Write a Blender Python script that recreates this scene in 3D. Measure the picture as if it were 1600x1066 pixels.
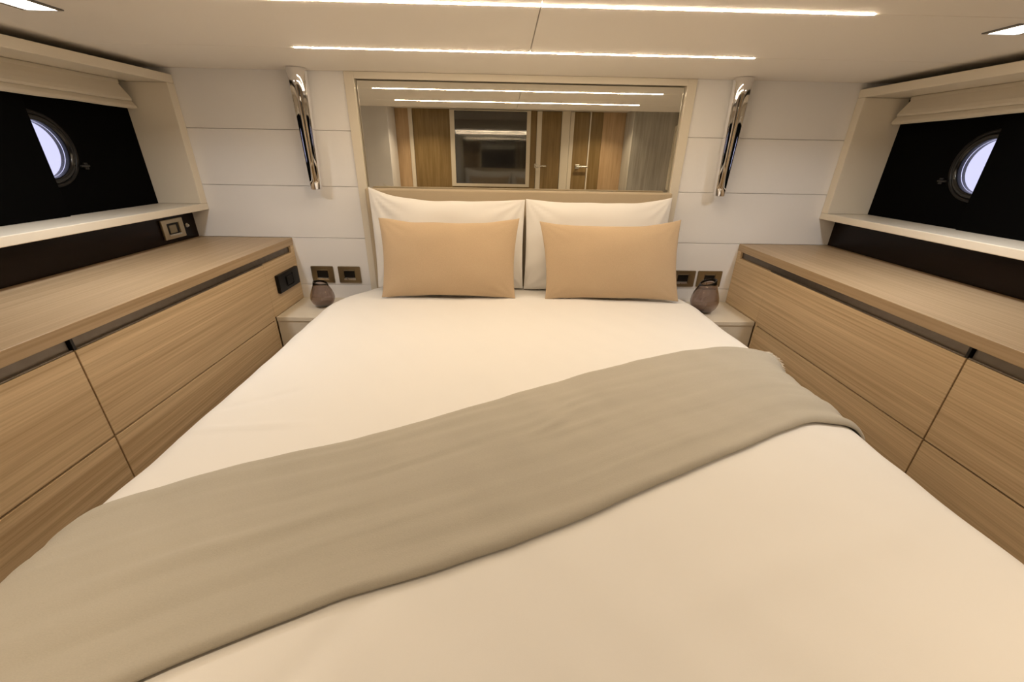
import bpy, bmesh, math, random
from mathutils import Vector, Matrix, noise

random.seed(7)
for o in list(bpy.data.objects):
    bpy.data.objects.remove(o, do_unlink=True)
S = bpy.context.scene
C = S.collection

# ------------------------------------------------------------------ camera
cam_d = bpy.data.cameras.new('camera')
cam_d.sensor_width = 36.0
cam_d.lens = 637.39 / 1600 * 36.0
cam_d.clip_start = 0.02
cam = bpy.data.objects.new('camera', cam_d)
C.objects.link(cam)
yaw, pitch, roll = math.radians(1.2843), math.radians(24.5844), math.radians(1.0667)
fw = Vector((math.sin(yaw) * math.cos(pitch), math.cos(yaw) * math.cos(pitch), -math.sin(pitch)))
r0 = Vector((math.cos(yaw), -math.sin(yaw), 0))
u0 = r0.cross(fw)
rt = r0 * math.cos(roll) + u0 * math.sin(roll)
up = -r0 * math.sin(roll) + u0 * math.cos(roll)
m = Matrix((rt, up, -fw)).transposed().to_4x4()
m.translation = Vector((-0.066, 0, 1.6))
cam.matrix_world = m
S.camera = cam

# ------------------------------------------------------------------ world (daylight outside the portholes)
W = bpy.data.worlds.new('world')
S.world = W
W.use_nodes = True
wn = W.node_tree.nodes['Background']
wn.inputs['Color'].default_value = (0.60, 0.60, 0.86, 1)
wn.inputs['Strength'].default_value = 0.9

# ------------------------------------------------------------------ exposure and lamp strengths
S.view_settings.view_transform = 'Standard'
S.view_settings.look = 'None'
S.view_settings.gamma = 1.0
S.view_settings.use_curve_mapping = False
S.view_settings.exposure = 0.58
WARM = (1.0, 0.79, 0.55)
COOL = (1.0, 0.99, 0.98)
LED_STRENGTH = 84.0
SPOT_WATT = 2.0
REAR_FILL_WATT = 1.9  # for the two added fill lights at the rear

# ------------------------------------------------------------------ materials
M = {}
def mat(name, col, rough=0.5, metal=0.0, spec=0.5, bump=None, coat=0.0):
    mt = bpy.data.materials.new(name)
    mt.use_nodes = True
    b = mt.node_tree.nodes['Principled BSDF']
    b.inputs['Base Color'].default_value = (*col, 1)
    b.inputs['Roughness'].default_value = rough
    b.inputs['Metallic'].default_value = metal
    b.inputs['Specular IOR Level'].default_value = spec
    b.inputs['Coat Weight'].default_value = coat
    M[name] = mt
    return mt, mt.node_tree.nodes, mt.node_tree.links, b

def noise_tex(n, l, scale, mapscale=(1, 1, 1), detail=4, rough=0.55, rot=(0, 0, 0)):
    g = n.new('ShaderNodeNewGeometry')
    mp = n.new('ShaderNodeMapping')
    mp.inputs['Scale'].default_value = mapscale
    mp.inputs['Rotation'].default_value = rot
    t = n.new('ShaderNodeTexNoise')
    t.inputs['Scale'].default_value = scale
    t.inputs['Detail'].default_value = detail
    t.inputs['Roughness'].default_value = rough
    l.new(g.outputs['Position'], mp.inputs['Vector'])
    l.new(mp.outputs['Vector'], t.inputs['Vector'])
    return t

def ramp(n, l, src, stops):
    r = n.new('ShaderNodeValToRGB')
    cr = r.color_ramp
    while len(cr.elements) > len(stops):
        cr.elements.remove(cr.elements[-1])
    while len(cr.elements) < len(stops):
        cr.elements.new(0.5)
    for e, (p, c) in zip(cr.elements, stops):
        e.position = p
        e.color = (*c, 1)
    l.new(src, r.inputs['Fac'])
    return r

def add_bump(n, l, b, src, strength, dist):
    bp = n.new('ShaderNodeBump')
    bp.inputs['Strength'].default_value = strength
    bp.inputs['Distance'].default_value = dist
    l.new(src, bp.inputs['Height'])
    l.new(bp.outputs['Normal'], b.inputs['Normal'])

def wood(name, dark, light, mapscale, rough=0.45, spec=0.35):
    mt, n, l, b = mat(name, light, rough, spec=spec)
    t1 = noise_tex(n, l, 1.0, tuple(v * 1.0 for v in mapscale), 6, 0.6)
    t2 = noise_tex(n, l, 1.0, tuple(v * 3.1 for v in mapscale), 3, 0.5)
    mx = n.new('ShaderNodeMix')
    mx.data_type = 'FLOAT'
    mx.inputs['Factor'].default_value = 0.45
    l.new(t1.outputs['Fac'], mx.inputs['A'])
    l.new(t2.outputs['Fac'], mx.inputs['B'])
    r = ramp(n, l, mx.outputs['Result'], [(0.37, dark), (0.5, tuple((a + c) / 2 for a, c in zip(dark, light))), (0.63, light)])
    l.new(r.outputs['Color'], b.inputs['Base Color'])
    add_bump(n, l, b, mx.outputs['Result'], 0.12, 0.001)
    return mt

def fabric(name, col, weave=900.0, bump=0.25, rough=0.9, var=0.06, mapscale=(1, 1, 1)):
    mt, n, l, b = mat(name, col, rough, spec=0.15)
    t = noise_tex(n, l, weave, mapscale, 2, 0.5)
    t2 = noise_tex(n, l, 3.5, (1, 1, 1), 3, 0.5)
    lo = tuple(c * (1 - var) for c in col)
    hi = tuple(min(1, c * (1 + var)) for c in col)
    mx = n.new('ShaderNodeMix')
    mx.data_type = 'FLOAT'
    mx.inputs['Factor'].default_value = 0.5
    l.new(t.outputs['Fac'], mx.inputs['A'])
    l.new(t2.outputs['Fac'], mx.inputs['B'])
    r = ramp(n, l, mx.outputs['Result'], [(0.3, lo), (0.7, hi)])
    l.new(r.outputs['Color'], b.inputs['Base Color'])
    add_bump(n, l, b, t.outputs['Fac'], bump, 0.0006)
    b.inputs['Sheen Weight'].default_value = 0.15
    return mt

def paint(name, col, rough, spec=0.4, coat=0.0):
    mt, n, l, b = mat(name, col, rough, spec=spec, coat=coat)
    t = noise_tex(n, l, 2.2, (1, 1, 1), 3)
    r = ramp(n, l, t.outputs['Fac'], [(0.3, tuple(c * 0.975 for c in col)), (0.7, col)])
    l.new(r.outputs['Color'], b.inputs['Base Color'])
    t3 = noise_tex(n, l, 350, (1, 1, 1), 2)
    add_bump(n, l, b, t3.outputs['Fac'], 0.04, 0.0004)
    return mt

wood('oak', (0.47, 0.335, 0.195), (0.70, 0.54, 0.345), (75, 0.8, 75))  # fronts: same wood as the worktop, paler to make up for weak light
wood('oak_top', (0.345, 0.245, 0.14), (0.465, 0.34, 0.215), (70, 0.8, 70), 0.4)  # worktop: same oak, darkened to offset the stronger light from above
wood('oak_upright', (0.45, 0.30, 0.16), (0.60, 0.42, 0.25), (28, 28, 1.6))
wood('walnut_upright', (0.20, 0.13, 0.045), (0.30, 0.20, 0.085), (28, 28, 1.6))
wood('grey_upright', (0.42, 0.40, 0.35), (0.58, 0.56, 0.51), (24, 24, 1.4))
wood('wenge', (0.004, 0.0014, 0.001), (0.009, 0.003, 0.002), (40, 2, 40), 0.25, 0.2)
wood('floor_wood', (0.10, 0.06, 0.035), (0.17, 0.11, 0.065), (14, 1.2, 14))
paint('wall_panel', (0.865, 0.855, 0.855), 0.38)
paint('ceiling_panel', (0.90, 0.855, 0.79), 0.5, 0.3)
paint('cream_lacquer', (0.76, 0.70, 0.59), 0.16, 0.5, 0.4)
paint('niche_panel', (0.76, 0.71, 0.63), 0.4)
paint('frame_edge', (0.78, 0.71, 0.59), 0.3)
paint('black_panel', (0.0015, 0.0015, 0.0015), 0.6, 0.03)
paint('dark_void', (0.02, 0.017, 0.013), 0.8, 0.1)
fabric('duvet', (0.84, 0.82, 0.785), 1100, 0.12, var=0.012)
fabric('pillowcase', (0.82, 0.80, 0.77), 1100, 0.12, var=0.012)
fabric('linen_beige', (0.56, 0.42, 0.275), 700, 0.5, var=0.10, mapscale=(1, 1, 0.35))
fabric('runner', (0.47, 0.435, 0.365), 900, 0.4, var=0.07, mapscale=(0.35, 1, 1))
fabric('fringe', (0.70, 0.64, 0.53), 900, 0.3, var=0.1)
fabric('headboard_leather', (0.47, 0.385, 0.27), 300, 0.15, rough=0.55, var=0.03)
fabric('blind_cloth', (0.62, 0.56, 0.46), 900, 0.25, var=0.05)
fabric('mattress_cloth', (0.7, 0.68, 0.64), 500, 0.2)

def metal(name, col, rough):
    mt, n, l, b = mat(name, col, rough, 1.0)
    t = noise_tex(n, l, 60, (1, 1, 1), 2)
    r = ramp(n, l, t.outputs['Fac'], [(0.3, (rough * 0.8,) * 3), (0.7, (rough * 1.2,) * 3)])
    l.new(r.outputs['Color'], b.inputs['Roughness'])
    return mt
metal('chrome', (0.86, 0.86, 0.88), 0.03)
metal('dark_chrome', (0.22, 0.22, 0.23), 0.12)
metal('bronze_plate', (0.33, 0.28, 0.19), 0.38)
metal('champagne_plate', (0.50, 0.43, 0.31), 0.38)
metal('satin_silver', (0.66, 0.63, 0.56), 0.3)
metal('pull_profile', (0.17, 0.145, 0.12), 0.42)
metal('mirror_silver', (0.80, 0.79, 0.73), 0.004)
mat('black_gloss', (0.006, 0.006, 0.006), 0.12)
mat('black_plastic', (0.006, 0.005, 0.0045), 0.4, spec=0.3)
mat('dark_glass', (0.030, 0.030, 0.032), 0.06, spec=1.0, coat=1.0)

def glass(name, col, rough=0.0, ior=1.45):
    mt, n, l, b = mat(name, col, rough)
    b.inputs['Transmission Weight'].default_value = 1.0
    b.inputs['IOR'].default_value = ior
    return mt, n, l, b
glass('port_glass', (0.95, 0.96, 1.0))
g, n, l, b = glass('smoky_glass', (0.60, 0.52, 0.485), 0.0)
t = noise_tex(n, l, 45, (1, 1, 1), 2)
add_bump(n, l, b, t.outputs['Fac'], 0.03, 0.003)

def emis(name, col, strength):
    mt = bpy.data.materials.new(name)
    mt.use_nodes = True
    nt = mt.node_tree
    nt.nodes.remove(nt.nodes['Principled BSDF'])
    e = nt.nodes.new('ShaderNodeEmission')
    e.inputs['Color'].default_value = (*col, 1)
    e.inputs['Strength'].default_value = strength
    nt.links.new(e.outputs['Emission'], nt.nodes['Material Output'].inputs['Surface'])
    M[name] = mt
emis('led_strip', WARM, LED_STRENGTH)
emis('downlight_emitter', (1.0, 0.95, 0.86), 12.0)

# ------------------------------------------------------------------ object helpers
def tag(o, label=None, cat=None, group=None, kind=None):
    if label: o['label'] = label
    if cat: o['category'] = cat
    if group: o['group'] = group
    if kind: o['kind'] = kind
    return o

def wloc(o):
    v = Vector((0, 0, 0))
    while o is not None:
        v += o.location
        o = o.parent
    return v

def thing(name, loc, label, cat, group=None, kind=None):
    o = bpy.data.objects.new(name, None)
    o.empty_display_size = 0.05
    C.objects.link(o)
    o.location = loc
    return tag(o, label, cat, group, kind)

def link_mesh(name, bm, material, parent=None, smooth=False):
    """bm holds world coordinates; the origin goes to the middle of the mesh"""
    bmesh.ops.recalc_face_normals(bm, faces=bm.faces[:])
    lo = Vector((1e9,) * 3); hi = -lo
    for v in bm.verts:
        for i in range(3):
            lo[i] = min(lo[i], v.co[i]); hi[i] = max(hi[i], v.co[i])
    c = (lo + hi) / 2
    for v in bm.verts:
        v.co -= c
    me = bpy.data.meshes.new(name)
    bm.to_mesh(me)
    bm.free()
    if smooth:
        for p in me.polygons:
            p.use_smooth = True
    me.materials.append(M[material])
    o = bpy.data.objects.new(name, me)
    C.objects.link(o)
    if parent is not None:
        o.parent = parent
        o.location = c - wloc(parent)
    else:
        o.location = c
    return o

def add_box(bm, x0, x1, y0, y1, z0, z1, bev=0.0, seg=2):
    x0, x1 = sorted((x0, x1)); y0, y1 = sorted((y0, y1)); z0, z1 = sorted((z0, z1))
    b2 = bmesh.new()
    vs = [b2.verts.new((x, y, z)) for x in (x0, x1) for y in (y0, y1) for z in (z0, z1)]
    for f in ((0, 1, 3, 2), (4, 6, 7, 5), (0, 4, 5, 1), (2, 3, 7, 6), (0, 2, 6, 4), (1, 5, 7, 3)):
        b2.faces.new([vs[i] for i in f])
    if bev > 0:
        bmesh.ops.bevel(b2, geom=b2.edges[:], offset=bev, segments=seg, profile=0.5, affect='EDGES')
    tmp = bpy.data.meshes.new('tmp')
    b2.to_mesh(tmp); b2.free()
    bm.from_mesh(tmp)
    bpy.data.meshes.remove(tmp)

def box(name, x0, x1, y0, y1, z0, z1, material, parent=None, bev=0.0015, seg=2):
    bm = bmesh.new()
    add_box(bm, x0, x1, y0, y1, z0, z1, bev, seg)
    return link_mesh(name, bm, material, parent)

def frame_ring(name, axis, a0, a1, b0, b1, i0, i1, j0, j1, d0, d1, material, parent, bev=0.001):
    """rectangular ring: outer a0..a1 x b0..b1, inner i0..i1 x j0..j1, depth d0..d1 along axis ('x','y','z')"""
    bm = bmesh.new()
    def pt(a, b, d):
        return {'x': (d, a, b), 'y': (a, d, b), 'z': (a, b, d)}[axis]
    out = [(a0, b0), (a1, b0), (a1, b1), (a0, b1)]
    inn = [(i0, j0), (i1, j0), (i1, j1), (i0, j1)]
    vo = [[bm.verts.new(pt(a, b, d)) for a, b in out] for d in (d0, d1)]
    vi = [[bm.verts.new(pt(a, b, d)) for a, b in inn] for d in (d0, d1)]
    for k in range(4):
        q = (k + 1) % 4
        for d in (0, 1):
            bm.faces.new([vo[d][k], vo[d][q], vi[d][q], vi[d][k]])
        bm.faces.new([vo[0][k], vo[0][q], vo[1][q], vo[1][k]])
        bm.faces.new([vi[0][k], vi[0][q], vi[1][q], vi[1][k]])
    bmesh.ops.recalc_face_normals(bm, faces=bm.faces[:])
    if bev:
        bmesh.ops.bevel(bm, geom=[e for e in bm.edges if e.calc_face_angle(0) > 0.5], offset=bev, segments=2, affect='EDGES')
    return link_mesh(name, bm, material, parent)

def lathe(bm, cx, cy, prof, seg=40, close=False, axis='z', tilt=None):
    rings = []
    for r, h in prof:
        ring = []
        for k in range(seg):
            a = 2 * math.pi * k / seg
            p = (cx + r * math.cos(a), cy + r * math.sin(a), h)
            ring.append(bm.verts.new(p))
        rings.append(ring)
    for A, B in zip(rings[:-1], rings[1:]):
        for k in range(seg):
            q = (k + 1) % seg
            bm.faces.new([A[k], A[q], B[q], B[k]])
    return rings

def cap(bm, ring):
    bm.faces.new(ring)

# ------------------------------------------------------------------ key planes (metres)
ZC = 1.90          # ceiling over the bed
ZCR = 2.0          # raised ceiling behind
YW = 2.0           # head wall
YB = -0.35         # bulkhead behind the camera
XF = 1.086         # drawer fronts
XB = 1.522         # dark backsplash
XN = 1.44          # face of the window niche frame
XH = 1.63          # window plane
ZT = 1.22          # worktop
ZN = 0.92          # nightstand top
YS = 0.888         # joint between cabinet units
YE = -0.05         # rear end of the side cabinets

# ================================================================== the room
fl = thing('floor', (0, 0.8, 0), 'dark timber floor of the cabin around the bed', 'floor', kind='structure')
for k in range(12):
    x = -1.66 + k * 0.2767
    box('plank', x + 0.001, x + 0.2757, YB - 0.02, 2.02, -0.02, 0.0, 'floor_wood', fl, 0.001, 1)

ce = thing('ceiling', (0, 1.2, ZC), 'cream ceiling of flush panels with a fine centre joint', 'ceiling', kind='structure')
SX = 0.010
g = 0.0011
Y1, Y2 = 1.587, 1.126
box('panel', -1.66, 1.66, Y1 + g, 2.09, ZC, ZC + 0.02, 'ceiling_panel', ce, 0.0008, 1)
for a, b_ in ((-1.66, SX - g), (SX + g, 1.66)):
    box('panel', a, b_, Y2 + g, Y1 - g, ZC, ZC + 0.02, 'ceiling_panel', ce, 0.0008, 1)
    box('panel', a, b_, 0.80, Y2 - g, ZC, ZC + 0.02, 'ceiling_panel', ce, 0.0008, 1)
    box('raised_panel', a, b_, YB - 0.02, 0.78, ZCR, ZCR + 0.02, 'ceiling_panel', ce, 0.0008, 1)
box('riser', -1.66, 1.66, 0.78, 0.799, ZC + 0.0, ZCR + 0.02, 'ceiling_panel', ce, 0.001, 1)
box('backing', -1.68, 1.68, 0.80, 2.10, ZC + 0.021, ZC + 0.03, 'dark_void', ce, 0)
box('backing', -1.68, 1.68, YB - 0.03, 0.80, ZCR + 0.021, ZCR + 0.03, 'dark_void', ce, 0)

# head wall: horizontal panels either side of the mirror
wf = thing('wall_front', (0, YW, 0), 'cream head wall of wide horizontal panels', 'wall', kind='structure')
joints = [0.0, 0.525, 0.757, 0.989, 1.22, 1.453, 1.681, 1.90]
for s in (-1, 1):
    for z0, z1 in zip(joints[:-1], joints[1:]):
        box('panel', s * 0.736, s * 1.66, YW, YW + 0.006, z0 + 0.001, z1 - (0.001 if z1 < 1.89 else 0), 'wall_panel', wf, 0.0008, 1)
box('backing', -1.68, 1.68, YW + 0.0405, YW + 0.09, 0, ZC + 0.02, 'dark_void', wf, 0)
for s in (-1, 1):
    box('backing', s * 0.736, s * 1.68, YW + 0.0062, YW + 0.03, 0, ZC + 0.02, 'wall_panel', wf, 0)

def holed_panel(name, s, x, y0, y1, z0, z1, cy, cz, r, material, parent, thick):
    bm = bmesh.new()
    angs = [2 * math.pi * k / 72 for k in range(72)]
    angs += [math.atan2(z - cz, y - cy) % (2 * math.pi) for y in (y0, y1) for z in (z0, z1)]
    angs = sorted(set(round(a, 5) for a in angs))
    layers = []
    for xx in (s * x, s * (x + thick)):
        ci, ro = [], []
        for a in angs:
            c_, s_ = math.cos(a), math.sin(a)
            t_ = min(((y1 - cy) / c_ if c_ > 1e-6 else 1e9), ((y0 - cy) / c_ if c_ < -1e-6 else 1e9),
                     ((z1 - cz) / s_ if s_ > 1e-6 else 1e9), ((z0 - cz) / s_ if s_ < -1e-6 else 1e9))
            ci.append(bm.verts.new((xx, cy + r * c_, cz + r * s_)))
            ro.append(bm.verts.new((xx, cy + t_ * c_, cz + t_ * s_)))
        layers.append((ci, ro))
    n_ = len(angs)
    for k in range(n_):
        q = (k + 1) % n_
        for ci, ro in layers:
            bm.faces.new([ci[k], ci[q], ro[q], ro[k]])
        bm.faces.new([layers[0][0][k], layers[0][0][q], layers[1][0][q], layers[1][0][k]])
        bm.faces.new([layers[0][1][k], layers[0][1][q], layers[1][1][q], layers[1][1][k]])
    return link_mesh(name, bm, material, parent)

PY, PZ, PR = 1.54, 1.588, 0.090
side_word = {-1: 'left', 1: 'right'}
for s in (-1, 1):
    w = holed_panel('wall_' + side_word[s], s, 1.645, YB - 0.03, 2.10, 0, 2.0, PY, PZ, PR + 0.004, 'niche_panel', None, 0.02)
    tag(w, 'cream hull wall behind the window niche ' + ('with the lone socket below it' if s < 0 else 'with no socket below it'), 'wall', kind='structure')

# bulkhead behind the camera, seen in the mirror
wb = thing('wall_back', (0, YB, 0), 'timber panelled bulkhead facing the bed, seen in the mirror', 'wall', kind='structure')
def bpanel(x0, x1, material, name='panel', proud=0.0, z0=0.0, z1=ZCR):
    return box(name, x0 + 0.001, x1 - 0.001, YB - 0.02, YB + proud, z0, z1, material, wb, 0.001, 1)
bpanel(-1.645, -0.982, 'oak_upright')
bpanel(-0.982, -0.944, 'frame_edge', 'post', 0.012)
bpanel(-0.944, -0.592, 'walnut_upright')
bpanel(-0.592, 0.172, 'walnut_upright')
bpanel(0.172, 0.230, 'walnut_upright')
bpanel(0.465, 0.546, 'frame_edge', 'post', 0.012)
bpanel(0.745, 0.858, 'walnut_upright')
bpanel(0.858, 1.645, 'oak_upright')
box('backing', -1.68, 1.68, YB - 0.04, YB - 0.022, 0, ZCR + 0.02, 'dark_void', wb, 0)

def door(n, x0, x1, stile0, hx, label):
    d = thing('door_%d' % n, ((x0 + x1) / 2, YB, 0), label, 'door', kind='structure')
    box('stile', x0 + 0.002, stile0, YB - 0.02, YB + 0.006, 0.01, ZCR - 0.004, 'frame_edge', d, 0.001, 1)
    box('leaf', stile0, x1 - 0.002, YB - 0.02, YB + 0.004, 0.01, ZCR - 0.004, 'walnut_upright', d, 0.001, 1)
    h = thing_part('handle', d, (hx, YB + 0.006, 1.525))
    return d
def thing_part(name, parent, p):
    bm = bmesh.new()
    x, y, z = p
    add_box(bm, x - 0.02, x + 0.02, y, y + 0.006, z - 0.02, z + 0.02, 0.002)
    add_box(bm, x - 0.008, x + 0.008, y, y + 0.045, z - 0.008, z + 0.008, 0.003)
    add_box(bm, x - 0.015, x + 0.095, y + 0.035, y + 0.05, z - 0.008, z + 0.008, 0.004)
    return link_mesh(name, bm, 'satin_silver', parent)
door(1, 0.230, 0.465, 0.278, 0.238, 'narrow dark timber door with pale lever stile beside the framed screen')
door(2, 0.546, 0.732, 0.585, 0.64, 'narrow dark timber door between two pale posts of the bulkhead')
box('post', 0.7325, 0.7445, YB - 0.02, YB + 0.012, 0, ZCR, 'frame_edge', wb, 0.001, 1)

tv = thing('television', (-0.208, YB, 1.33), 'dark glass screen in a thin cream frame on the bulkhead', 'screen')
frame_ring('frame', 'y', -0.591, 0.171, 1.328, ZCR - 0.004, -0.549, 0.134, 1.355, ZCR - 0.012, YB + 0.0005, YB + 0.03, 'frame_edge', tv)
box('screen', -0.553, 0.138, YB + 0.001, YB + 0.015, 1.351, ZCR - 0.010, 'dark_glass', tv, 0.001)

# tall units closing off the two side runs beside the bulkhead
for s, x_in, mt_, lab in ((-1, 1.103, 'wall_panel', 'tall off-white wardrobe unit beside the bulkhead, seen in the mirror'), (1, 1.069, 'grey_upright', 'tall grey grained wardrobe unit beside the bulkhead, seen in the mirror')):
    wd = thing('wardrobe', (s * 1.37, -0.2, 0), lab, 'wardrobe', 'tall wardrobe units')
    box('body', s * (x_in + 0.018), s * 1.644, YB + 0.013, YE - 0.019, 0.08, ZCR - 0.002, mt_, wd, 0.001, 1)
    box('end_panel', s * x_in, s * 1.644, YE - 0.018, YE, 0.08, ZCR - 0.002, mt_, wd, 0.001, 1)
    box('door', s * x_in, s * (x_in + 0.0175), YB + 0.016, YE - 0.019, 0.082, ZCR - 0.004, mt_, wd, 0.001, 1)
    box('plinth', s * (x_in + 0.03), s * 1.644, YB + 0.013, YE - 0.02, 0.0005, 0.0795, 'wenge', wd, 0.001, 1)

# dark backsplash strips under the niches
for s in (-1, 1):
    t_ = box('trim_%d' % (1 if s < 0 else 2), s * XB, s * 1.644, YE + 0.001, YW - 0.0005, ZT + 0.0005, 1.3435, 'wenge', None, 0.001)
    tag(t_, 'dark brown glossy strip above the worktop ' + ('holding the square socket' if s < 0 else 'without any socket'), 'trim', kind='structure')

# ------------------------------------------------------------------ window niches
def xbox(name, s, x0, x1, y0, y1, z0, z1, material, parent, bev=0.0015):
    return box(name, s * x0, s * x1, y0, y1, z0, z1, material, parent, bev)

def ring_x(name, s, cy, cz, prof, material, parent, seg=72):
    """lathe about the x axis through (cy, cz); prof = [(radius, x)]"""
    bm = bmesh.new()
    rings = []
    for r, x in prof:
        rings.append([bm.verts.new((s * x, cy + r * math.cos(2 * math.pi * k / seg), cz + r * math.sin(2 * math.pi * k / seg))) for k in range(seg)])
    for i in range(len(rings)):
        A, B = rings[i], rings[(i + 1) % len(rings)]
        for k in range(seg):
            q = (k + 1) % seg
            bm.faces.new([A[k], A[q], B[q], B[k]])
    return link_mesh(name, bm, material, parent, True)

for s in (-1, 1):
    wnd = thing('window_%d' % (1 if s < 0 else 2), (s * XN, 0.8, 1.344),
                'deep cream window box with black panel and half covered porthole ' + ('above the lone socket' if s < 0 else 'across from the socket side'), 'window', kind='structure')
    xbox('sill', s, XN, 1.644, YE + 0.001, YW - 0.0005, 1.344, 1.372, 'frame_edge', wnd, 0.002)
    xbox('head', s, XN, 1.644, YE + 0.001, YW - 0.0005, 1.843, 1.875, 'frame_edge', wnd, 0.002)
    xbox('jamb', s, XN + 0.0, 1.644, 1.958, YW - 0.0005, 1.3725, 1.8425, 'frame_edge', wnd, 0.002)
    xbox('jamb', s, XN + 0.0, 1.644, YE + 0.001, YE + 0.04, 1.3725, 1.8425, 'frame_edge', wnd, 0.002)
    holed_panel('black_panel', s, XH, YE + 0.041, 1.957, 1.3725, 1.8425, PY, PZ, PR + 0.003, 'black_panel', wnd, 0.014)
    x0 = XH - 0.008
    ring_x('porthole_ring', s, PY, PZ, [(PR, XH + 0.03), (PR, x0 + 0.004), (PR + 0.004, x0), (PR + 0.012, x0 - 0.002), (PR + 0.018, x0 + 0.003), (PR + 0.019, XH - 0.001), (PR + 0.002, XH - 0.001), (PR + 0.002, XH + 0.03)], 'black_gloss', wnd)
    ring_x('porthole_flange', s, PY, PZ, [(PR + 0.0195, XH - 0.0005), (PR + 0.0195, XH - 0.006), (PR + 0.030, XH - 0.005), (PR + 0.031, XH - 0.0005)], 'black_plastic', wnd)
    bm = bmesh.new()
    for x in (XH + 0.012, XH + 0.017):
        bm.faces.new([bm.verts.new((s * x, PY + (PR - 0.0005) * math.cos(2 * math.pi * k / 72), PZ + (PR - 0.0005) * math.sin(2 * math.pi * k / 72))) for k in range(72)])
    bmesh.ops.bridge_loops(bm, edges=bm.edges[:])
    link_mesh('porthole_pane', bm, 'port_glass', wnd)
    bm = bmesh.new()
    add_box(bm, s * (XH - 0.009), s * (XH - 0.001), PY + PR + 0.033, PY + PR + 0.050, PZ - 0.066, PZ - 0.042, 0.002)
    add_box(bm, s * (XH - 0.018), s * (XH - 0.009), PY + PR + 0.010, PY + PR + 0.048, PZ - 0.058, PZ - 0.049, 0.003)
    link_mesh('latch', bm, 'black_gloss', wnd)
    xbox('blackout_panel', s, XH - 0.018, XH - 0.011, YE + 0.05, PY - 0.010, 1.3728, 1.80, 'black_panel', wnd, 0.001)

# roman blinds gathered at the top of the niches
def fold_strip(name, s, y0, y1, prof, material, parent, sag=0.004, seed=0.0):
    """closed cross-section prof [(x,z)] swept along y with a slight sag and waviness"""
    bm = bmesh.new()
    N = 48
    rings = []
    for i in range(N + 1):
        t_ = i / N
        y = y0 + (y1 - y0) * t_
        ring = []
        for (x, z) in prof:
            k = (1.845 - z) / 0.1
            dz = -sag * k * math.sin(math.pi * t_ * 2.3) + 0.004 * k * noise.noise((y * 5, z * 20, seed))
            dx = 0.004 * k * noise.noise((y * 4, z * 9, seed + 5))
            ye = y - (t_ ** 8) * 0.55 * max(0.0, z - 1.752)
            ring.append(bm.verts.new((s * (x + dx), ye, z + dz)))
        rings.append(ring)
    n_ = len(prof)
    for A, B in zip(rings[:-1], rings[1:]):
        for k in range(n_):
            q = (k + 1) % n_
            bm.faces.new([A[k], A[q], B[q], B[k]])
    bm.faces.new(rings[0]); bm.faces.new(rings[-1])
    return link_mesh(name, bm, material, parent, False)

for s in (-1, 1):
    bl = thing('roman_blind', (s * 1.58, 1.0, 1.842), 'cream roman blind folded up in the window box ' + ('above the lone socket' if s < 0 else 'facing the socket side'), 'blind', 'roman blinds')
    xbox('head_rail', s, 1.588, 1.606, YE + 0.06, 1.905, 1.828, 1.8425, 'blind_cloth', bl, 0.002)
    fold_strip('fold', s, YE + 0.06, 1.942, [(1.590, 1.834), (1.584, 1.812), (1.577, 1.792), (1.575, 1.780), (1.579, 1.773), (1.588, 1.772), (1.598, 1.780), (1.604, 1.802), (1.604, 1.834)], 'blind_cloth', bl, 0.003, 1.0 + s)
    fold_strip('fold', s, YE + 0.06, 1.951, [(1.592, 1.779), (1.586, 1.768), (1.582, 1.758), (1.583, 1.750), (1.589, 1.745), (1.597, 1.747), (1.605, 1.757), (1.607, 1.782)], 'blind_cloth', bl, 0.004, 4.0 + s)

# ------------------------------------------------------------------ side cabinets
PT = 0.018
def cabinet(s, y0, y1, label, fixed):
    cb = thing('drawer_cabinet', (s * 1.3, (y0 + y1) / 2, 0), label, 'cabinet', 'built-in oak drawer cabinets')
    xbox('body', s, XF + PT + 0.004, 1.6435, y0 + 0.0015, y1 - 0.0015, 0.10, ZT - 0.0335, 'oak', cb, 0.001)
    xbox('kick_plate', s, XF + 0.06, XF + 0.08, y0 + 0.0015, y1 - 0.0015, 0.0005, 0.0995, 'wenge', cb, 0.001)
    yd = 1.715 if fixed else y1
    d1 = xbox('drawer', s, XF, XF + PT, y0 + 0.002, yd - (0.0001 if fixed else 0.002), 0.9105, 1.156, 'oak', cb, 0.0012)
    for z0, z1 in ((0.56, 0.9055), (0.105, 0.555)):
        xbox('drawer', s, XF, XF + PT, y0 + 0.002, (1.702 if fixed else y1) - 0.002, z0, z1, 'oak', cb, 0.0012)
    # metal finger pull set back under the worktop
    bm = bmesh.new()
    ye = y1 - 0.03 if fixed else y1 - 0.002
    add_box(bm, s * (XF + 0.010), s * (XF + PT + 0.003), y0 + 0.008, ye, 1.158, 1.186, 0.001, 1)
    add_box(bm, s * (XF + 0.001), s * (XF + 0.012), y0 + 0.008, (1.715 if fixed else ye), 1.1572, 1.1605, 0.0008, 1)
    link_mesh('finger_pull', bm, 'pull_profile', cb)
    if fixed:
        xbox('shadow_gap', s, XF + 0.002, XF + PT + 0.003, y0 + 0.001, y0 + 0.0075, 1.1575, 1.1862, 'black_plastic', cb, 0)  # black box standing in for the shaded gap between finger pulls
        xbox('end_panel', s, XF, XF + PT, 1.7153, y1 - 0.001, ZN + 0.0, 1.156, 'oak', cb, 0.0008)
        xbox('end_panel', s, XF + 0.0005, XF + PT, y1 - 0.03, y1 - 0.001, 1.156, 1.1865, 'oak', cb, 0.0006)
        xbox('filler', s, XF + 0.002, XF + PT, 1.7035, 1.7195, 0.105, 0.9185, 'oak', cb, 0.0008)
    return cb
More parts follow.
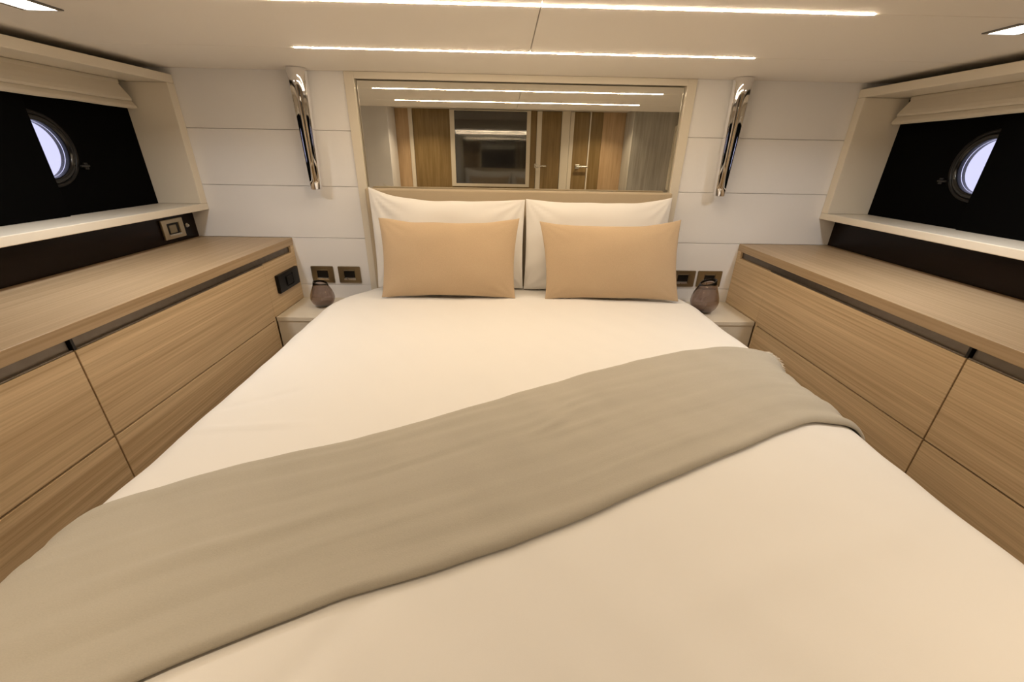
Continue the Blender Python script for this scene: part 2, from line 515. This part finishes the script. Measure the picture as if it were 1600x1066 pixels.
for s in (-1, 1):
    who = ('carrying the black socket' if s < 0 else 'without any socket')
    cabinet(s, YS, YW - 0.0005, 'oak drawer cabinet reaching the head wall beside the bed, ' + who, True)
    cabinet(s, YE + 0.001, YS, ('oak drawer cabinet beyond the one with the black socket, away from the head wall' if s < 0 else 'oak drawer cabinet away from the head wall, on the side without sockets'), False)
    wt = xbox('worktop', s, XF - 0.001, XB + 0.02, YE + 0.001, YW - 0.0005, ZT - 0.033, ZT, 'oak_top', None, 0.0015)
    tag(wt, 'long pale oak worktop over the drawers ' + ('beneath the strip with the square socket' if s < 0 else 'beneath the strip without sockets'), 'worktop', 'oak worktops')

# nightstands
for s in (-1, 1):
    ns = thing('nightstand', (s * 0.98, 1.86, 0), 'small cream nightstand shelf built in beside the bed ' + ('under the black socket' if s < 0 else 'under the larger glass vase'), 'nightstand', 'cream nightstands')
    xbox('top', s, 0.874, XF - 0.001, 1.720, YW - 0.001, ZN - 0.02, ZN, 'cream_lacquer', ns, 0.0015)
    xbox('body', s, 0.874, XF - 0.001, 1.724, YW - 0.001, 0.0005, ZN - 0.0205, 'cream_lacquer', ns, 0.001)

# ------------------------------------------------------------------ mirror and its surround
mr = thing('wall_mirror', (0, 2.03, 0.9), 'wide mirror recessed in a cream lacquered surround above the headboard', 'mirror')
for s in (-1, 1):
    xbox('stile', s, 0.695, 0.7355, 1.990, 2.040, 0.6, 1.8995, 'cream_lacquer', mr, 0.0015)
box('top_rail', -0.6948, 0.6948, 1.990, 2.040, 1.874, 1.8995, 'cream_lacquer', mr, 0.0015)
box('bottom_rail', -0.6948, 0.6948, 1.992, 2.040, 1.30, 1.435, 'cream_lacquer', mr, 0.0015)
gl = box('glass', -0.6925, 0.6925, 2.010, 2.016, 1.4365, 1.8715, 'mirror_silver', mr, 0.002)
gl.rotation_euler = (math.radians(-0.29), 0, 0)      # the top leans back by a hair

# ------------------------------------------------------------------ bed
ZBED = 1.0
FL, FR_, RC = 0.772, 0.757, 0.085      # flat half-widths and corner radius
def prof(s_, y=1.0):
    """arc length across the bed -> x, z and outward normal"""
    flat = FR_ if s_ >= 0 else FL
    if y > 1.68:
        flat -= 0.13 * ((y - 1.68) / 0.24) ** 2
    sg = 1 if s_ >= 0 else -1
    a = abs(s_)
    if a <= flat:
        return sg * a, ZBED, 0.0, 1.0
    a -= flat
    if a <= RC * math.pi / 2:
        t_ = a / RC
        return sg * (flat + RC * math.sin(t_)), ZBED - RC + RC * math.cos(t_), sg * math.sin(t_), math.cos(t_)
    a -= RC * math.pi / 2
    return sg * (flat + RC), ZBED - RC - a, float(sg), 0.0

def bed_point(s_, y, off=0.0):
    x, z, nx, nz = prof(s_, y)
    top = max(0.0, nz)
    h = 0.016 * max(0.0, 1 - (x / 0.82) ** 2) * top
    # soft swells and creases of the cotton
    h += 0.0045 * noise.noise((x * 2.1 + 3, y * 2.4, 0.3))
    h += 0.0034 * noise.noise((x * 5.0, y * 3.2 + 7, 1.7))
    q = x * 0.75 + y * 0.66
    h += 0.0030 * noise.noise((q * 14.0, (y * 0.75 - x * 0.66) * 2.5, 4.2))
    # edge ripples
    e = max(0.0, abs(s_) - 0.66)
    h += min(1.0, e / 0.12) * 0.010 * noise.noise((y * 4.3 + (11 if s_ > 0 else 0), 0.4, s_ * 0.5))
    # gentle crease lines
    for (cx0, cy0, dx, dy, ln, wd, am) in creases:
        rx, ry = x - cx0, y - cy0
        al = rx * dx + ry * dy
        ac = -rx * dy + ry * dx + 0.01 * math.sin(al * 9)
        w_ = math.exp(-(al / ln) ** 4) * math.exp(-(ac / wd) ** 2)
        h += am * w_ * top
    # roll down at the foot
    if y < 0.10:
        h -= 0.25 * ((0.10 - y) / 0.15) ** 2
    return Vector((x + nx * (h + off), y, z + nz * (h + off)))

creases = []
for (cx0, cy0, ang, ln, wd, am) in [(-0.66, 0.80, 8, 0.14, 0.010, 0.004), (-0.70, 0.92, 30, 0.10, 0.012, -0.004),
                                    (-0.31, 0.30, 60, 0.10, 0.02, -0.006), (0.30, 1.55, 80, 0.25, 0.03, 0.002), (-0.35, 1.45, 105, 0.3, 0.03, 0.002),
                                    (0.45, 0.45, 20, 0.3, 0.03, 0.003), (0.1, 1.25, 75, 0.3, 0.04, 0.002)]:
    a = math.radians(ang)
    creases.append((cx0, cy0, math.cos(a), math.sin(a), ln, wd, am))

bed = thing('bed', (0, 0.95, 0), 'wide island bed platform with mattress under the white duvet', 'bed')
box('base', -0.78, 0.78, -0.0, 1.93, 0.0005, 0.62, 'cream_lacquer', bed, 0.01)
box('mattress', -0.79, 0.79, -0.01, 1.925, 0.621, 0.965, 'mattress_cloth', bed, 0.05, 4)

def grid_mesh(name, nu, nv, fn, material, parent=None):
    bm = bmesh.new()
    vs = [[bm.verts.new(fn(i / nu, j / nv)) for j in range(nv + 1)] for i in range(nu + 1)]
    for i in range(nu):
        for j in range(nv):
            bm.faces.new([vs[i][j], vs[i + 1][j], vs[i + 1][j + 1], vs[i][j + 1]])
    return link_mesh(name, bm, material, parent, True)

SL, SR = -(FL + 0.36), FR_ + 0.36
dv = grid_mesh('duvet', 180, 200, lambda u, v: bed_point(SL + (SR - SL) * u, -0.05 + 1.97 * v), 'duvet')
md = dv.modifiers.new('thickness', 'SOLIDIFY'); md.thickness = 0.012; md.offset = -1
tag(dv, 'smooth white cotton duvet covering the whole bed', 'duvet')

hb = thing('headboard', (0, 1.96, 0.6), 'low padded beige headboard behind the pillows', 'headboard')
box('padding', -0.69, 0.69, 1.932, 1.974, 0.62, 1.453, 'headboard_leather', hb, 0.008, 3)
box('back_panel', -0.685, 0.685, 1.9745, 1.9895, 0.60, 1.440, 'cream_lacquer', hb, 0.001)

# ------------------------------------------------------------------ bed runner
TOP = [(-1.25, 0.36), (-0.79, 0.562), (-0.74, 0.592), (-0.578, 0.672), (-0.389, 0.742), (-0.202, 0.838), (0.047, 0.970), (0.23, 1.068), (0.415, 1.160), (0.55, 1.215), (0.687, 1.250), (0.78, 1.245), (1.0, 1.235)]
BOT = [(-1.25, -0.02), (-0.80, 0.140), (-0.495, 0.284), (-0.369, 0.342), (-0.27, 0.384), (-0.149, 0.426), (0.004, 0.487), (0.198, 0.583), (0.443, 0.700), (0.60, 0.780), (0.70, 0.818), (0.767, 0.812), (1.0, 0.80)]
def interp(tab, x):
    # smooth interpolation through the table
    n_ = len(tab)
    for i in range(n_ - 1):
        if x <= tab[i + 1][0] or i == n_ - 2:
            x0, y0 = tab[i]; x1, y1 = tab[i + 1]
            xm, ym = tab[max(0, i - 1)]; xp, yp = tab[min(n_ - 1, i + 2)]
            h = x1 - x0
            m0 = (y1 - ym) / (x1 - xm) if i > 0 else (y1 - y0) / h
            m1 = (yp - y0) / (xp - x0) if i < n_ - 2 else (y1 - y0) / h
            t_ = max(0, min(1, (x - x0) / h))
            return ((2 * t_ ** 3 - 3 * t_ ** 2 + 1) * y0 + (t_ ** 3 - 2 * t_ ** 2 + t_) * h * m0 +
                    (-2 * t_ ** 3 + 3 * t_ ** 2) * y1 + (t_ ** 3 - t_ ** 2) * h * m1)
RL = -1.06
def RR(v):
    return 0.885 - 0.050 * v ** 4
def drape(s_, y, v, off):
    # the far corner is stiff: it sticks out past the bed edge instead of hanging down
    p = bed_point(s_, y, off)
    st = max(0.0, min(1.0, (v - 0.66) / 0.30))
    st = st * st * (3 - 2 * st)
    if s_ > 0.74 and st > 0:
        z0 = bed_point(0.74, y, off).z
        q = Vector((s_ - 0.004, y, z0 - 1.6 * (s_ - 0.74) ** 2))
        p = p.lerp(q, st)
    return p
def runner_pt(u, v):
    # the rows crowd towards the two long hems so that these can be rounded
    s_ = RL + (RR(v) - RL) * u
    vv = v
    y = interp(BOT, s_) * (1 - vv) + interp(TOP, s_) * vv
    edge = min(vv, 1 - vv)
    lift = 0.008 * (1 - math.exp(-edge / 0.010)) + 0.005
    d = vv * 0.45 + s_ * 0.03
    lift += 0.0042 * noise.noise((s_ * 1.6, d * 22, 3.0)) * min(1, edge / 0.05)
    lift += 0.0024 * noise.noise((s_ * 3.5, d * 55, 9.0)) * min(1, edge / 0.05)
    for (s0, v0, ln, wd, am, sl) in ((0.12, 0.72, 0.07, 0.025, 0.006, 0.25), (0.25, 0.70, 0.05, 0.03, 0.005, -0.3), (-0.55, 0.45, 0.25, 0.04, 0.004, 0.05), (0.05, 0.60, 0.05, 0.03, 0.005, 0.5), (-0.6, 0.22, 0.3, 0.05, -0.003, 0.0)):
        lift += am * math.exp(-((s_ - s0) / ln) ** 2) * math.exp(-((vv - v0 - sl * (s_ - s0)) / wd) ** 2)
    # a thicker roll where the cloth is folded under along the near hem
    lift += 0.003 * math.exp(-((vv - 0.03) / 0.03) ** 2)
    return drape(s_, y, vv, max(0.0005, lift))
hem = [0.0, 0.004, 0.01, 0.02, 0.032, 0.046, 0.065]
rows = hem + [0.065 + (1 - 0.13) * k / 44 for k in range(1, 44)] + [1 - h for h in reversed(hem)]
bm = bmesh.new()
NU = 200
vs = [[bm.verts.new(runner_pt(i / NU, v)) for v in rows] for i in range(NU + 1)]
for i in range(NU):
    for j in range(len(rows) - 1):
        bm.faces.new([vs[i][j], vs[i + 1][j], vs[i + 1][j + 1], vs[i][j + 1]])
rn = thing('bed_runner', (0, 0.75, 1.0), 'grey taupe fabric throw laid diagonally across the white duvet', 'throw')
o = link_mesh('cloth', bm, 'runner', rn, True)
so = o.modifiers.new('thickness', 'SOLIDIFY'); so.thickness = 0.003; so.offset = -1
# fringe along the short end that hangs over the bed edge
bm = bmesh.new()
for k in range(140):
    v = 0.005 + 0.99 * (1 - (1 - k / 139) ** 1.6)
    y = interp(BOT, RR(v)) * (1 - v) + interp(TOP, RR(v)) * v
    p = drape(RR(v) - 0.003, y, v, 0.009)
    q = drape(RR(v) + 0.014 + 0.012 * random.random(), y + random.uniform(-0.005, 0.005), v, 0.006 + 0.008 * random.random())
    for dy in (0,):
        a_ = [bm.verts.new((p.x, y + o_, p.z)) for o_ in (-0.003, 0.003)]
        b_ = [bm.verts.new((q.x, q.y + o_, q.z)) for o_ in (0.002, -0.002)]
        c_ = [bm.verts.new((p.x + 0.003, y, p.z)), bm.verts.new((q.x + 0.002, q.y, q.z))]
        bm.faces.new([a_[0], a_[1], b_[0], b_[1]])
        bm.faces.new([a_[0], b_[1], c_[1], c_[0]])
        bm.faces.new([a_[1], c_[0], c_[1], b_[0]])
fr = link_mesh('fringe', bm, 'fringe', rn)
fr['kind'] = 'stuff'
# ------------------------------------------------------------------ pillows and cushions
def cushion(name, cx, zb, w, h, th, y_bot, lean, material, seed, ear=0.035, pinch=0.05, wr=0.006, skew=0.0, roll_=0.0, tl=0.0, tr=0.0, sag=0.0):
    """pillow standing on its long edge; lean = angle back from vertical (deg)"""
    bm = bmesh.new()
    NU_, NV_ = 56, 36
    la = math.radians(lean)
    def pos(u, v, side):
        # u,v in -1..1
        iu = 1 - pinch * (1 - v * v) * abs(u) ** 3
        iv = 1 - (pinch * w / h) * 0.8 * (1 - u * u) * abs(v) ** 3
        x = u * w / 2 * iu
        z = v * h / 2 * iv
        k = (max(0.0, 1 - abs(u) ** 2.6) ** 0.55) * (max(0.0, 1 - abs(v) ** 2.6) ** 0.55)
        k *= 1 - 0.12 * v                   # filling sinks a little
        d = side * th / 2 * k
        c_ = min(1.0, k * 1.6)
        # wrinkles running from the corners
        cu, cv = 1 - abs(u), 1 - abs(v)
        rad = math.hypot(cu * 1.2, cv)
        ang = math.atan2(cv, cu * 1.2 + 1e-6)
        wrk = math.sin(ang * 13 + seed * 3 + (2 if u > 0 else 0) + (1 if v > 0 else 0)) * math.exp(-(rad / 0.45) ** 2) * min(1, rad / 0.12)
        d += side * wr * (wrk * 0.8 + noise.noise((u * 2.2 + seed, v * 1.9, side * 2 + seed))) * c_
        # corners: upper left / right pulled up
        z += tl * max(0, -u) ** 3 * max(0, v) ** 2 + tr * max(0, u) ** 3 * max(0, v) ** 2
        z -= sag * (1 - u * u) * max(0, v) ** 2
        x += skew * v
        z += 0.004 * noise.noise((u * 3 + seed, v * 3, seed * 2)) * abs(v)
        # roll in the plane, then lean
        xr = x * math.cos(roll_) - z * math.sin(roll_)
        zr = x * math.sin(roll_) + z * math.cos(roll_)
        zz = zr + h / 2
        return Vector((cx + xr, y_bot + zz * math.sin(la) - (-d) * math.cos(la), zb + zz * math.cos(la) - d * math.sin(la)))
    front = {}
    back = {}
    for i in range(NU_ + 1):
        for j in range(NV_ + 1):
            # cosine spacing towards the seams
            u = -math.cos(math.pi * i / NU_); v = -math.cos(math.pi * j / NV_)
            front[i, j] = bm.verts.new(pos(u, v, -1))
            if 0 < i < NU_ and 0 < j < NV_:
                back[i, j] = bm.verts.new(pos(u, v, 1))
            else:
                back[i, j] = front[i, j]
    for i in range(NU_):
        for j in range(NV_):
            bm.faces.new([front[i, j], front[i + 1, j], front[i + 1, j + 1], front[i, j + 1]])
            q = []
            for v_ in (back[i, j], back[i, j + 1], back[i + 1, j + 1], back[i + 1, j]):
                if v_ not in q: q.append(v_)
            try:
                bm.faces.new(q)
            except ValueError:
                pass
    return link_mesh(name, bm, material, None, True)

p1 = cushion('pillow', -0.318, 1.020, 0.680, 0.395, 0.10, 1.862, 3, 'pillowcase', 1.3, tl=0.050, tr=0.006, sag=0.0, pinch=0.018, wr=0.013)
tag(p1, 'plump white pillow leaning on the headboard near the smaller vase', 'pillow', 'white bed pillows')
p2 = cushion('pillow', 0.348, 1.020, 0.645, 0.395, 0.10, 1.862, 3, 'pillowcase', 2.9, tl=0.010, tr=0.026, sag=0.0, pinch=0.018, wr=0.010)
tag(p2, 'plump white pillow leaning on the headboard near the larger vase', 'pillow', 'white bed pillows')
c1 = cushion('cushion', -0.306, 1.014, 0.592, 0.332, 0.085, 1.735, 7, 'linen_beige', 5.1, tr=0.014, tl=0.006, pinch=0.05, wr=0.004, skew=0.006)
tag(c1, 'beige linen rectangular cushion in front of the pillow near the smaller vase', 'cushion', 'beige linen cushions')
c2 = cushion('cushion', 0.400, 1.012, 0.602, 0.330, 0.085, 1.735, 7, 'linen_beige', 7.7, tr=0.022, tl=0.004, pinch=0.05, wr=0.004, skew=-0.018)
tag(c2, 'beige linen rectangular cushion in front of the pillow near the larger vase', 'cushion', 'beige linen cushions')

# ------------------------------------------------------------------ ceiling lights
for i, y in enumerate((Y1, Y2)):
    ls = thing('led_strip', (0, y, ZC), 'slim warm light strip set into the ceiling ' + ('next to the head wall' if i == 0 else 'further from the head wall'), 'ceiling light', 'ceiling light strips')
    hw = 0.0035
    for a, b_ in ((-0.745, SX - 0.001), (SX + 0.001, 0.760 if i else 0.745)):
        box('diffuser', a, b_, y - hw, y + hw, ZC - 0.0012, ZC - 0.0002, 'led_strip', ls, 0)

for s in (-1, 1):
    cx, cy, hx, hy = s * 1.187, 1.205, 0.050, 0.042
    dl = thing('downlight', (cx, cy, ZC), 'small square white downlight in the ceiling by the window box ' + ('above the lone socket' if s < 0 else 'across from the socket side'), 'downlight', 'square ceiling downlights')
    frame_ring('trim_ring', 'z', cx - hx, cx + hx, cy - hy, cy + hy, cx - 0.036, cx + 0.036, cy - 0.039, cy + 0.039, ZC - 0.003, ZC - 0.0002, 'dark_chrome', dl, 0.0005)
    box('emitter', cx - 0.0355, cx + 0.0355, cy - 0.0385, cy + 0.0385, ZC - 0.0022, ZC - 0.0008, 'downlight_emitter', dl, 0)
    ld = bpy.data.lights.new('downlight_lamp', 'AREA')
    ld.shape = 'RECTANGLE'; ld.size = 0.07; ld.size_y = 0.075
    ld.energy = SPOT_WATT; ld.color = COOL; ld.spread = math.radians(150)
    lo = bpy.data.objects.new('downlight_lamp', ld)
    C.objects.link(lo); lo.parent = dl; lo.location = (0, 0, -0.006)

# two unseen fill lights added in the raised ceiling to brighten bed and bulkhead
for s in (-1, 1):
    cx, cy = s * 0.80, 0.02
    dl = thing('downlight', (cx, cy, ZCR), 'unseen square fill light added in the raised ceiling beside the ' + ('off-white' if s < 0 else 'grey grained') + ' wardrobe', 'downlight', 'added rear fill lights')
    frame_ring('trim_ring', 'z', cx - 0.05, cx + 0.05, cy - 0.05, cy + 0.05, cx - 0.036, cx + 0.036, cy - 0.036, cy + 0.036, ZCR - 0.003, ZCR - 0.0002, 'dark_chrome', dl, 0.0005)
    box('emitter', cx - 0.0355, cx + 0.0355, cy - 0.0355, cy + 0.0355, ZCR - 0.0022, ZCR - 0.0008, 'downlight_emitter', dl, 0)
    ld = bpy.data.lights.new('downlight_lamp', 'AREA')
    ld.shape = 'RECTANGLE'; ld.size = 0.07; ld.size_y = 0.07
    ld.energy = REAR_FILL_WATT; ld.color = WARM; ld.spread = math.radians(120)
    lo = bpy.data.objects.new('downlight_lamp', ld)
    C.objects.link(lo); lo.parent = dl; lo.location = (0, 0, -0.006)

# ------------------------------------------------------------------ chrome reading lamps
for s in (-1, 1):
    x, y = s * 0.905, 1.945
    lp = thing('wall_lamp', (x, y, ZC), 'tapered chrome tube lamp hanging beside the mirror on the side of the ' + ('smaller vase' if s < 0 else 'larger vase'), 'lamp', 'chrome tube lamps')
    bm = bmesh.new()
    pr = [(0.0385, 1.8985), (0.0385, 1.885)]
    for k in range(1, 13):
        t_ = k / 12
        pr.append((0.0385 - 0.0140 * t_, 1.885 - 0.440 * t_))
    pr += [(0.0228, 1.4436), (0.0218, 1.445), (0.0218, 1.46)]
    rings = lathe(bm, x, y, pr, 64)
    link_mesh('tube', bm, 'chrome', lp, True)
    bm = bmesh.new()
    rings = lathe(bm, x, y, [(0.0216, 1.452), (0.0216, 1.456)], 40)
    cap(bm, rings[0]); cap(bm, rings[1])
    link_mesh('lens', bm, 'black_plastic', lp)
    box('bracket', x - 0.012, x + 0.012, y + 0.0345, YW - 0.0005, 1.80, 1.83, 'chrome', lp, 0.002)

# ------------------------------------------------------------------ switches and sockets
def switch_y(x, z, w, h, label, group, mt='bronze_plate'):
    sw = thing('wall_switch', (x, YW, z), label, 'switch', group)
    y1 = YW - 0.0005
    mw, mh = 0.027, 0.024
    frame_ring('plate', 'y', x - w / 2, x + w / 2, z - h / 2, z + h / 2, x - mw, x + mw, z - mh, z + mh, y1 - 0.008, y1, mt, sw, 0.002)
    box('rocker', x - mw + 0.001, x + mw - 0.001, y1 - 0.006, y1, z - mh + 0.009, z + mh - 0.006, 'black_plastic', sw, 0.001)
    box('lower_bar', x - mw - 0.001, x + mw + 0.001, y1 - 0.0105, y1, z - mh - 0.003, z - mh + 0.006, 'satin_silver', sw, 0.001)
    box('upper_bar', x - mw - 0.001, x + mw + 0.001, y1 - 0.009, y1, z + mh - 0.004, z + mh + 0.001, 'bronze_plate', sw, 0.001)
switch_y(-0.967, 1.042, 0.108, 0.082, 'bronze switch plate behind the smaller glass vase', 'bronze switch plates')
switch_y(-0.835, 1.042, 0.108, 0.082, 'bronze switch plate between the smaller vase and the headboard', 'bronze switch plates')
switch_y(0.836, 1.043, 0.122, 0.082, 'bronze switch plate between the larger vase and the headboard', 'bronze switch plates')
switch_y(0.971, 1.043, 0.122, 0.082, 'bronze switch plate partly hidden behind the larger glass vase', 'bronze switch plates')

def plate_x(name, xf, y0, y1, z0, z1, mp, label, cat, module, th=0.010):
    """plate on a face looking towards +x at x = xf"""
    o = thing(name, (xf, (y0 + y1) / 2, z0), label, cat)
    yc, zc = (y0 + y1) / 2, (z0 + z1) / 2
    frame_ring('plate', 'x', y0, y1, z0, z1, yc - 0.034, yc + 0.034, zc - 0.024, zc + 0.024, xf + 0.0003, xf + th, mp, o, 0.002)
    box('module', xf + 0.0003, xf + th - 0.003, yc - 0.033, yc + 0.033, zc - 0.022, zc + 0.023, module, o, 0.001)
    return o, yc, zc
o, yc, zc = plate_x('power_socket', -XF, 1.778, 1.965, 1.010, 1.092, 'black_plastic', 'black double socket plate on the oak end panel above the nightstand', 'socket', 'black_plastic', 0.016)
box('socket_cover', -XF + 0.003, -XF + 0.019, yc - 0.028, yc + 0.028, zc - 0.020, zc + 0.020, 'black_plastic', o, 0.003)
o, yc, zc = plate_x('power_socket', -XB, 1.787, 1.912, 1.239, 1.320, 'champagne_plate', 'champagne coloured square socket plate on the dark strip under the window box', 'socket', 'black_plastic', 0.010)
box('lower_bar', -XB + 0.001, -XB + 0.013, yc - 0.036, yc + 0.036, zc - 0.028, zc - 0.021, 'satin_silver', o, 0.001)
box('cover', -XB + 0.001, -XB + 0.009, yc - 0.022, yc + 0.018, zc - 0.018, zc + 0.016, 'bronze_plate', o, 0.002)
kb = thing('push_knob', (-XB, 1.94, 1.28), 'tiny steel push button on the dark strip beside the square socket', 'button')
bm = bmesh.new()
for (r1, xx0, xx1) in ((0.009, -XB + 0.0003, -XB + 0.003), (0.0055, -XB + 0.003, -XB + 0.009)):
    seg = 20
    A = [bm.verts.new((xx0, 1.94 + r1 * math.cos(2 * math.pi * k / seg), 1.28 + r1 * math.sin(2 * math.pi * k / seg))) for k in range(seg)]
    B = [bm.verts.new((xx1, v.co.y, v.co.z)) for v in A]
    bm.faces.new(A); bm.faces.new(B)
    for k in range(seg):
        q = (k + 1) % seg
        bm.faces.new([A[k], A[q], B[q], B[k]])
link_mesh('button', bm, 'satin_silver', kb)

# ------------------------------------------------------------------ smoky glass vases
def vase(x, y, rmax, h, slant, label):
    z0 = ZN + 0.0006
    pr = [(0.42, 0.0), (0.66, 0.05), (0.88, 0.17), (0.985, 0.30), (1.0, 0.38), (0.96, 0.50), (0.86, 0.64), (0.74, 0.76), (0.63, 0.87), (0.56, 1.0)]
    bm = bmesh.new()
    seg = 48
    th = 0.004
    outer = [(r * rmax, t_ * h) for r, t_ in pr]
    inner = [(max(0.004, r * rmax - th), max(t_ * h, 0.006)) for r, t_ in pr]
    rings = []
    for r, z in outer + inner[::-1]:
        ring = []
        for k in range(seg):
            a = 2 * math.pi * k / seg
            # rim cut on a slant
            f_ = max(0.0, (z / h - 0.55) / 0.45)
            dz = slant * rmax * math.cos(a) * f_ ** 1.5
            ring.append(bm.verts.new((x + r * math.cos(a), y + r * math.sin(a), z0 + z + dz)))
        rings.append(ring)
    for A, B in zip(rings[:-1], rings[1:]):
        for k in range(seg):
            q = (k + 1) % seg
            bm.faces.new([A[k], A[q], B[q], B[k]])
    bm.faces.new(rings[0]); bm.faces.new(rings[-1])
    o = link_mesh('glass_vase', bm, 'smoky_glass', None, True)
    tag(o, label, 'vase', 'smoky glass vases')
vase(-0.932, 1.872, 0.055, 0.118, -0.1, 'smaller smoky brown glass vase on the nightstand under the black socket')
vase(0.897, 1.850, 0.064, 0.150, 0.2, 'larger smoky brown glass vase with slanted rim on the nightstand')
